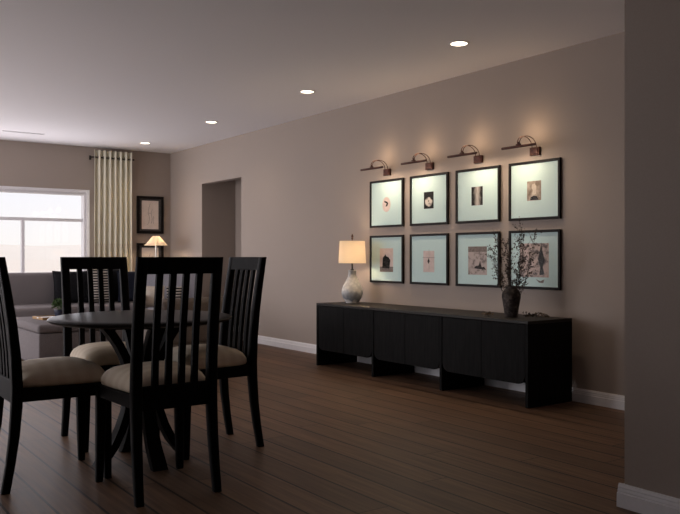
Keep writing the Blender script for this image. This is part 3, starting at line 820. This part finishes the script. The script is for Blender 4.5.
# two framed drawings on the far wall
def small_picture(zb, label, prints):
    t = thing('framed_drawing', label, 'picture', (4.378, YF, zb), 0, 'framed drawings on the window wall')
    w, h = .2045, .55; f = .038; m = MB()
    for a, b, c_, d in ((-w, -w+f, 0, h), (w-f, w, 0, h), (-w+f, w-f, 0, f), (-w+f, w-f, h-f, h)): m.box((a, -.03, c_), (b, -.001, d), .003)
    m.build('frame', M['frame'], t, smooth=False)
    m = MB(); m.box((-w+f, -.011, f), (w-f, -.004, h-f)); b = m.build('mat_board', M['grey_board'], t, smooth=False)
    m = MB(); m.box((-.128, -.0125, .066), (.128, -.0105, h-.066)); p = m.build('print', M['paper'], t, smooth=False)
    m = MB()
    for pts in prints: m.tube([(x, -.0128, z) for x, z in pts], .0022, 5)
    m.build('pencil_line', M['grey_ink'], p)
    m = MB(); m.box((-w+f, -.020, f), (w-f, -.018, h-f)); m.build('glazing', M['art_glass'], t, smooth=False)
small_picture(1.394, 'black framed pencil drawing on the window wall, the upper one', [
    [(.0, .44), (-.02, .38), (-.03, .30), (-.01, .24), (-.02, .16), (-.05, .13)], [(.03, .36), (.015, .30), (.03, .22), (.02, .15)], [(-.03, .30), (.015, .30)], [(.05, .26), (.045, .18), (.06, .14)]])
small_picture(.704, 'black framed drawing on the window wall, the lower one behind the cone lamp', [
    [(.0, .40), (-.02, .33), (.01, .26), (-.03, .16)], [(.04, .36), (.02, .28), (.05, .2)]])

# ------------------------------------------------------------------ light
W = bpy.data.worlds.new('overcast'); S.world = W; W.use_nodes = True
nt = W.node_tree; bg = nt.nodes['Background']
tc = nt.nodes.new('ShaderNodeTexCoord'); sx = nt.nodes.new('ShaderNodeSeparateXYZ'); rp = nt.nodes.new('ShaderNodeValToRGB')
nt.links.new(tc.outputs['Generated'], sx.inputs[0]); nt.links.new(sx.outputs['Z'], rp.inputs['Fac'])
rp.color_ramp.elements[0].position = 0; rp.color_ramp.elements[0].color = (.95, .91, .88, 1)
rp.color_ramp.elements[1].position = .09; rp.color_ramp.elements[1].color = (.90, .90, .96, 1)
e = rp.color_ramp.elements.new(.6); e.color = (.92, .91, .95, 1)
nt.links.new(rp.outputs[0], bg.inputs[0]); bg.inputs[1].default_value = 1.13

def light(kind, name, loc, energy, col, **kw):
    d = bpy.data.lights.new(name, kind); d.energy = energy; d.color = col
    rot = kw.pop('rot', (0, 0, 0)); portal = kw.pop('portal', False)
    for k, v in kw.items(): setattr(d, k, v)
    o = bpy.data.objects.new(name, d); COL.objects.link(o); o.location = loc; o.rotation_euler = rot
    if portal: d.cycles.is_portal = True
    return o
WARM = (1, .69, .42)
for k in range(4):
    light('AREA', 'picture_light_bulb', (XR-.2, FY[k]-.01 + (-.07, .07, -.07, .07)[k], 1.83+.036), 2.0, (1, .77, .55), shape='RECTANGLE', size=.16, size_y=.01, rot=(0, math.radians(-28), PI/2) if False else (0, 0, PI/2))
    light('POINT', 'picture_light_glow', (XR-.15, FY[k]-.01, 2.01), .85, WARM, shadow_soft_size=.03)
for k in range(4):
    light('SPOT', 'downlight_beam', (3.98, 4.11 + 2.02*k, H-.012), 10, (1, .76, .50), spot_size=math.radians(140), spot_blend=.8, shadow_soft_size=.05)
light('AREA', 'window_daylight', ((WX0+WX1)/2, YF-.025, (WZ0+WZ1)/2), 38, (.97, .935, 1), shape='RECTANGLE', size=WX1-WX0-.08, size_y=WZ1-WZ0-.08, rot=(-PI/2, 0, 0))
light('AREA', 'side_window_daylight', (XL+.025, (LY0+LY1)/2, (LZ0+LZ1)/2), 112, (.97, .945, 1), shape='RECTANGLE', size=LZ1-LZ0-.08, size_y=LY1-LY0-.08, rot=(0, -PI/2, 0))
light('AREA', 'added_chair_daylight', (XL+.025, (MY0+MY1)/2, (MZ0+MZ1)/2), 15, (.97, .945, 1), shape='RECTANGLE', size=MZ1-MZ0-.08, size_y=MY1-MY0-.08, rot=(0, -PI/2, 0))  # fill light added at the unseen extra window to brighten the seat cushions

# ------------------------------------------------------------------ camera
cd = bpy.data.cameras.new('camera'); cam = bpy.data.objects.new('camera', cd); COL.objects.link(cam)
cam.location = (0, 0, 1.05); cam.rotation_euler = (PI/2, 0, -math.atan2(.5793, .8151))
cd.sensor_fit = 'HORIZONTAL'; cd.sensor_width = 36; cd.lens = 780/680*36; cd.clip_end = 3000
S.camera = cam
vs = S.view_settings
vs.view_transform = 'Standard'; vs.look = 'None'; vs.gamma = 1; vs.exposure = 0
vs.use_curve_mapping = False
